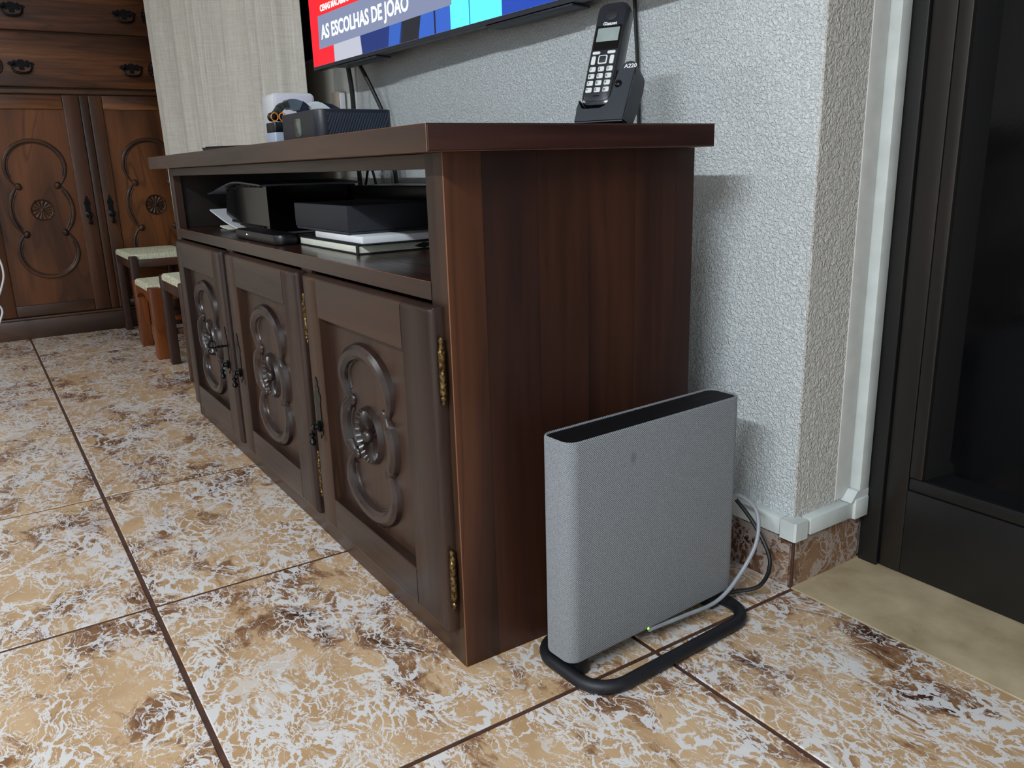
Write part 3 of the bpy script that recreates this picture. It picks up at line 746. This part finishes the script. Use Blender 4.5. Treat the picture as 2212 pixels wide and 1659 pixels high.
# cables below the television
def cable(pts, r, mat, lab):
    b = NB(); sweep(b, spline(pts, 8), r, 8); return tag(obj('cable', b, mat), lab, 'cable', 'cables behind the cabinet')
cable([(-1.548, .535, 1.062), (-1.560, .548, .98), (-1.568, .552, .88), (-1.560, .552, .72), (-1.55, .56, .40), (-1.5, .55, .02)], .008, RUBBER, 'thick black cable dropping straight from the television left end')
cable([(-1.470, .535, 1.062), (-1.425, .56, .97), (-1.385, .575, .88), (-1.33, .57, .72), (-1.28, .56, .3), (-1.3, .55, .02)], .0062, RUBBER, 'black cable slanting down from the television to the set-top box side')
cable([(-.296, .5935, 1.046), (-.292, .5935, 1.00), (-.286, .5935, .93), (-.280, .5935, .80), (-.27, .585, .4), (-.28, .57, .02)], .0038, RUBBER, 'thin black cable hanging down the wall behind the telephone')
cable([(-1.50, .545, .70), (-1.47, .55, .76), (-1.44, .555, .68), (-1.46, .55, .60), (-1.49, .545, .5), (-1.48, .535, .02)], .004, RUBBER, 'thin black cable loop seen through the open shelf')
cable([(-1.44, .585, .62), (-1.47, .59, .735), (-1.43, .59, .765), (-1.395, .59, .72), (-1.40, .585, .60), (-1.42, .57, .02)], .0045, CAB_GREY, 'grey cable loop seen through the open shelf')
# wall socket
so = thing('wall_socket', 'beige wall socket low beside the window strip under the television', 'socket', (-1.75, .597, .965))
b = NB(); box(b, -1.790, -1.728, .570, .5975, .925, 1.0, .003, 2); obj('socket_body', b, plain('beige_socket', '#a89a8b', .5), so)
b = NB(); box(b, -1.727, -1.720, .572, .590, .93, .995, .002); obj('socket_cover', b, WHITEP, so)

# ------------------------------------------------------------ things on the cabinet top
Z = .8
# set-top box
st = thing('set_top_box', 'black set-top box with slatted side standing on the cabinet top', 'set-top box', (-.82, .19, Z))
b = NB(); slab(b, -.935, -.700, .100, .272, Z+.002, .8695, .022, .0022, 6); bd = obj('body', b, plain('slate_black_plastic', '#1c2029', .42, bump=.15), st)
b = NB(); slab(b, -.920, -.715, .115, .257, Z, Z+.0022, .015, .0005, 4); obj('foot_pad', b, RUBBER, st)
b = NB()
y = .124
while y < .262:
    q = .0028
    top, bot = .862, .812; s = .022
    ya, yb = y, y-s
    prism(b, [(max(yb, .122), bot if yb > .122 else top-(y-.122)/s*(top-bot)), (max(yb, .122)+q, bot if yb > .122 else top-(y-.122)/s*(top-bot)), (y+q, top), (y, top)], -.7003, -.6990, 'YZ'); y += .0062
obj('side_slat', b, plain('slat_plastic', '#3a4252', .45), st)
b = NB()
lp = [[Vector((x, yy, z)) for x, z in rrect(-.833+i, -.795-i, .819+i, .856-i, .007, 4)] for i, yy in ((0, .1003), (0, .0988), (.0012, .0982))]
loft(b, lp); obj('sensor_window', b, plain('glossy_sensor', '#565f59', .06, spec=1.0), st)
# router
ro = thing('router', 'white upright router with rounded corners by the curtain', 'router', (-1.45, .30, Z), math.radians(-2))
def rslab(x0, x1, y0, y1, z0, z1, r, mat, name, par, b_=.004):
    M = Matrix(((0, 0, 1, 0), (1, 0, 0, 0), (0, 1, 0, 0), (0, 0, 0, 1)))
    bm = NB(); slab(bm, y0, y1, z0, z1, x0, x1, r, b_, 5, M); return obj(name, bm, mat, par)
rslab(-1.500, -1.400, .241, .362, Z+.0005, .962, .014, WHITEP, 'casing', ro)
rslab(-1.401, -1.3975, .2475, .3555, Z+.006, .9555, .010, LILAC, 'face_panel', ro, .001)
# watch on its stand
wt = thing('wristwatch', 'chunky dark wristwatch with orange-ringed buttons on a pale stand', 'watch', (-1.13, .19, Z))
b = NB(); slab(b, -1.165, -1.095, .138, .178, Z, .842, .006, .002); obj('stand_base', b, plain('pale_blue_plastic', '#a9b4c6', .4), wt)
b = NB(); slab(b, -1.162, -1.098, .139, .182, .842, .866, .006, .002); obj('stand_pad', b, BLACK, wt)
def band(a0, a1, r0, r1, x0, x1, n=10, cy=.196, cz=.868):
    bm = NB(); loops = []
    for i in range(n+1):
        a = math.radians(a0+(a1-a0)*i/n); bump_ = .0
        loops.append([Vector((x, cy+r*math.cos(a), cz+r*math.sin(a))) for x, r in ((x0, r0), (x0, r1), (x1, r1), (x1, r0))])
    loft(bm, loops); return bm
STR = plain('watch_strap', '#30332f', .5, bump=.3); 
for k in range(5): obj('strap_link', band(178-k*15, 164.2-k*15, .036, .0500+.0012*(k % 2), -1.142, -1.112, 3), STR, wt)
obj('watch_case', band(104, 62, .030, .0530, -1.147, -1.105, 6), plain('grey_steel', '#6f7c87', .3, .6), wt)
obj('watch_dial', band(61.5, 40, .032, .0550, -1.145, -1.108, 4), plain('navy_dial', '#141d38', .2), wt)
for k in range(3): obj('strap_link', band(39-k*10, 30-k*10, .036, .0520-.001*k, -1.142, -1.112, 2), STR, wt)
ORG = plain('orange_plastic', '#e88a1c', .4)
for yy in (.140, .160):
    b = NB(); bmesh.ops.create_uvsphere(b, u_segments=12, v_segments=8, radius=.011, matrix=Matrix.Translation((-1.112, yy, .878))); obj('button', b, BLACK, wt)
    b = NB(); sweep(b, [(-1.101, yy+.004+.0085*math.cos(a), .878+.0095*math.sin(a)) for a in [2*PI*i/18 for i in range(18)]], .0014, 6, closed=True); obj('orange_ring', b, ORG, wt)
wt2 = thing('game_controller', 'white rounded gadget with a navy end behind the set-top box', 'gadget', (-1.14, .30, Z))
b = NB(); lp = []
for i in range(9):
    a = PI*i/8; lp.append([Vector((-1.165+.0, .262+.0, Z)), Vector((-1.165, .262, Z))])
b.free(); b = NB()
prof = [(.225, Z), (.228, .895), (.245, .914), (.262, .918), (.280, .912), (.298, .900), (.312, .880), (.318, Z)]
prism(b, prof, -1.165, -1.115, 'YZ'); bmesh.ops.bevel(b, geom=list(b.edges), offset=.003, segments=2, affect='EDGES'); obj('shell', b, WHITEP, wt2)
prof = [(.3185, Z), (.3125, .882), (.2995, .901), (.283, .913), (.300, .912), (.326, .899), (.335, .885), (.336, Z)]
b = NB(); prism(b, prof, -1.163, -1.118, 'YZ'); obj('navy_end', b, plain('navy_plastic', '#141a33', .3), wt2)
# tablet on the far end
tb = thing('tablet', 'slim black tablet lying flat on the far end of the cabinet top', 'tablet', (-1.52, .10, Z), math.radians(33))
b = NB(); prism(b, [(-.010, .0175), (.0, .0005), (.27, .0005), (.275, .0175)], 0, .17, 'XZ')
for v in b.verts: v.co = Vector((v.co.x+.04, v.co.y*.62-.085, v.co.z))
obj('casing', b, BLACKM, tb, local=True)
b = NB(); slab(b, .036, .31, -.083, .018, .0177, .0200, .008, .0008); obj('glass', b, GLOSSB, tb, local=True)

# ------------------------------------------------------------ telephone
TA_ = math.radians(28)
PH = Vector((-.078, .350, Z))
ph = thing('charging_cradle', 'black cradle base holding the cordless handset on the cabinet top', 'telephone', PH, TA_)
LEAN = math.radians(27)
PS = Matrix.Scale(1.21, 4)
HM = PS @ Matrix.Translation((-.018, .0, .018)) @ Matrix.Rotation(-LEAN, 4, 'X')     # handset frame: x right, z up along the handset, -y face
def hs_slab(bm, x0, x1, z0, z1, y0, y1, r, b_, rtop=None, M=HM):
    MM = M @ Matrix(((1, 0, 0, 0), (0, 0, 1, 0), (0, 1, 0, 0), (0, 0, 0, 1)))
    slab(bm, x0, x1, z0, z1, y0, y1, r, b_, 6, MM)
# base: low foot, front lip round the handset foot, raised tower at its right
b = NB()
o_ = [(-27, -22), (50, -22), (53, 15), (56, 46), (56.5, 58), (55.5, 65), (52, 70.5), (47, 73), (41, 73), (36, 70.5), (32.5, 65), (29, 54), (26.5, 38), (24.5, 20), (23.2, 9), (19, 1.5), (11, -2.5), (-14, -3), (-20, -1), (-23, 5), (-24, 14), (-25.6, 14), (-26.5, 2)]
prism(b, [(x/1120, z/1120) for x, z in o_], -.016, .022, 'XZ', HM)
bmesh.ops.bevel(b, geom=[e for e in b.edges if e.calc_length() < .2], offset=.0022, segments=3, affect='EDGES')
for v in b.verts: v.co.z = max(v.co.z, 0.0)
obj('cradle_body', b, GREYB, ph, local=True, smooth=50)
b = NB(); prism(b, [(.0430, -.018), (.0440, -.018), (.0492, .052), (.0482, .052)], -.0164, -.0158, 'XZ', HM); obj('side_seam', b, BLACK, ph, local=True)
TM = HM @ Matrix.Translation((.043, -.0045, -.024))
MH = Matrix(((1, 0, 0, 0), (0, 0, -1, 0), (0, 1, 0, 0), (0, 0, 0, 1)))
b = NB(); bmesh.ops.create_uvsphere(b, u_segments=14, v_segments=10, radius=.0052, matrix=HM @ Matrix.Translation((.0290, -.0165, .0325)) @ Matrix.Diagonal((1, .5, 1, 1))); obj('paging_button', b, GLOSSB, ph, local=True)
b = text_bm('A220', .0078, HM @ Matrix.Translation((.0335, -.0163, .0540)) @ MH, .0001, .0002); obj('lettering', b, emis('x', (1, 1, 1, 1), 0) if False else WHITEP, ph, local=True, smooth=0)
hs = thing('cordless_telephone', 'black cordless telephone handset with white keys leaning in its cradle', 'telephone', PH, TA_)
b = NB(); hs_slab(b, -.0225, .0225, .006, .158, -.012, .012, .013, .005); obj('shell', b, plain('handset_shell', '#14171f', .22, spec=.7), hs, local=True)
b = NB(); hs_slab(b, -.0190, .0190, .012, .153, -.0128, -.0115, .011, .0006); obj('face_plate', b, plain('handset_face', '#1b1f2a', .3, spec=.6), hs, local=True)
b = NB(); hs_slab(b, -.0155, .0155, .098, .118, -.0134, -.0126, .001, .0003); obj('display', b, plain('lcd', '#8e9a97', .25), hs, local=True)
b = NB(); hs_slab(b, -.0180, .0180, .086, .1215, -.0131, -.0127, .0015, .0001); obj('display_surround', b, GLOSSB, hs, local=True)
b = NB(); hs_slab(b, -.0085, .0085, .129, .146, -.0134, -.0127, .0084, .0003); obj('earpiece', b, BLACKM, hs, local=True)
b = text_bm('Gigaset', .0066, HM @ Matrix.Translation((-.010, -.0129, .1222)) @ MH, .0001, .0002); obj('lettering', b, WHITEP, hs, local=True, smooth=0)
b = NB(); hs_slab(b, -.005, .004, .0185, .0195, -.0131, -.0127, .0004, .0001); obj('microphone_slot', b, GLOSSB, hs, local=True)
KEY = plain('white_key', '#d9dcd8', .4, noise=.02)
def key(x0, x1, z0, z1, txt=None, r=.0018):
    b = NB(); hs_slab(b, x0, x1, z0, z1, -.0145, -.0126, r, .0006); k = obj('key', b, KEY, hs, local=True)
    if txt:
        b = text_bm(txt, .0055, HM @ Matrix.Translation((x0+.0008, -.0146, (z0+z1)/2-.0018)) @ MH, .00005, .0001); obj('key_lettering', b, GREYB, k, local=True, smooth=0)
key(-.0165, -.0055, .0790, .0832); key(.0045, .0160, .0790, .0832)
key(-.0165, -.0105, .0640, .0765); key(.0095, .0155, .0640, .0765)
b = NB(); hs_slab(b, -.0070, .0060, .0645, .0775, -.0143, -.0126, .0025, .0006); k = obj('key', b, KEY, hs, local=True, label='square navigation key with dark centre')
b = NB(); hs_slab(b, -.0052, .0042, .0662, .0758, -.0148, -.0140, .0018, .0003); obj('key_centre', b, GREYB, k, local=True)
for r_, row in enumerate((('1', '2', '3'), ('4', '5', '6'), ('7', '8', '9'), ('*', '0', '#'))):
    for c_, ch in enumerate(row):
        xx_ = -.0165+c_*.0120; zz_ = .0535-r_*.0100
        key(xx_, xx_+.0088, zz_, zz_+.0072, ch)

# ------------------------------------------------------------ things on the open shelf
S = .592
def loc(o, x0, x1, y0, y1, z0, z1, name, mat, bev=.001, r=None, label=None):
    b = NB(); box(b, x0, x1, y0, y1, z0, z1, bev, 2); return obj(name, b, mat, o, local=True, label=label)
nb = thing('notebook', 'black notebook with cream page edges at the bottom of the shelf stack', 'notebook', (-.640, .18, S))
loc(nb, -.165, .162, -.105, .105, .0, .0026, 'cover', BLACKM); loc(nb, -.165, .162, -.105, .105, .0160, .0186, 'cover', BLACKM)
loc(nb, -.162, .160, -.103, .104, .0028, .0158, 'pages', PAPERW, .0006)
b = NB(); box(b, .152, .1630, -.1062, -.1050, .0004, .0182, .0003, 1); obj('elastic_band', b, BLACK, nb, local=True)
b = NB(); prism(b, [(.012, .008), (.034, .0145), (.056, .010), (.034, .003)], .1602, .1612, 'YZ'); obj('bookmark_ribbon', b, BLACK, nb, local=True)
wb = thing('book', 'thin white booklet between the black notebook and the black box', 'book', (-.58, .18, S+.0188))
loc(wb, -.130, .122, -.104, .10, 0, .0016, 'cover', BLACKM, .0004); loc(wb, -.128, .120, -.103, .10, .0018, .0158, 'pages', WHITEP, .003)
bx = thing('box', 'matt black box lying on top of the white booklet', 'box', (-.665, .20, S+.0350))
loc(bx, -.145, .146, -.125, .115, 0, .005, 'box_base', GREYB, .001); loc(bx, -.147, .148, -.127, .117, .0052, .0545, 'box_lid', plain('black_card', '#1a1d24', .6, bump=.2), .0015)
bb = thing('storage_box', 'large black box with a rimmed lid standing behind the book stack', 'box', (-.66, .385, S), 0)
loc(bb, -.42, .30, -.060, .066, 0, .085, 'box_base', BLACKM, .002); loc(bb, -.427, .305, -.063, .069, .0855, .116, 'box_lid', BLACK, .003)
# game console lying flat
gc = thing('game_console', 'glossy black game console lying flat with flared side plates', 'game console', (-1.38, .22, S), 0)
def fin(prof, y0, y1, th, mat, name, label=None):
    b = NB(); up = [(x, z) for x, z in prof]; dn = [(x, z-th) for x, z in prof[::-1]]
    prism(b, up+dn, y0, y1, 'XZ'); return obj(name, b, mat, gc, label=label)
def sp2(p): return [(v.x, v.z) for v in spline([(a, 0, c_) for a, c_ in p], 5)]
PLT = plain('dark_side_plate', '#4a4c58', .35)
fin(sp2([(-1.615, .692), (-1.55, .698), (-1.47, .710), (-1.34, .7245), (-1.22, .7235), (-1.09, .718)]), .085, .35, .004, PLT, 'side_plate', 'upper dark plate')
fin(sp2([(-1.612, .645), (-1.54, .632), (-1.45, .617), (-1.34, .604), (-1.26, .599), (-1.12, .598)]), .085, .35, .004, WHITEP, 'side_plate', 'lower white plate')
b = NB(); box(b, -1.55, -1.11, .105, .34, .634, .695, .002); 
for v in b.verts:
    pass
b.free(); b = NB()
prism(b, [(-1.50, .634), (-1.44, .621), (-1.34, .608), (-1.10, .6035), (-1.10, .713), (-1.34, .7185), (-1.47, .704)], .104, .34, 'XZ'); obj('console_body', b, GLOSSB, gc)
b = NB()
for i in range(26):
    x = -1.43+i*.0115; box(b, x, x+.003, .0995, .104, .7100 if i > 6 else .705, .7155 if i > 6 else .710)
    box(b, x, x+.003, .0995, .104, .6085 if i > 6 else .615, .6145 if i > 6 else .621)
obj('vent_rib', b, BLACK, gc)
b = NB(); slab(b, -1.30, -1.12, .15, .30, S, .5935, .01, .0005); obj('foot_pad', b, RUBBER, gc)
sh = thing('paper_leaflet', 'pale folded paper sticking out under the game console', 'paper', (-1.5, .1, S))
b = NB(); prism(b, [(-1.53, .6005), (-1.50, .597), (-1.44, .5935), (-1.44, .5925), (-1.50, .594), (-1.535, .597)], .09, .24, 'XZ'); obj('sheet', b, PAPERW, sh)
lb = thing('hard_drive', 'small rounded black device with a white light in front of the console', 'device', (-1.0, .055, S), 0)
b = NB(); slab(b, -1.135, -.80, .022, .080, S, .6035+.012, .022, .006, 6); obj('casing', b, BLACK, lb)
b = NB(); bmesh.ops.create_uvsphere(b, u_segments=8, v_segments=6, radius=.0016, matrix=Matrix.Translation((-1.02, .0225, .606))); obj('indicator_light', b, emis('white_led', (1, 1, 1, 1), 6), lb)

# white cable by the dresser
b = NB(); sweep(b, spline([(-3.62, -.575, 1.955), (-3.545, -.60, 1.93), (-3.50, -.61, 1.5), (-3.44, -.60, 1.0), (-3.38, -.52, .72), (-3.31, -.445, .45), (-3.30, -.430, .35), (-3.30, -.452, .275), (-3.30, -.475, .225), (-3.30, -.462, .19), (-3.30, -.470, .155), (-3.31, -.52, .06), (-3.33, -.60, .006)], 8), .0042, 8)
tag(obj('cable', b, WHITEP), 'thin white cable hanging loosely down from the top of the dresser', 'cable')
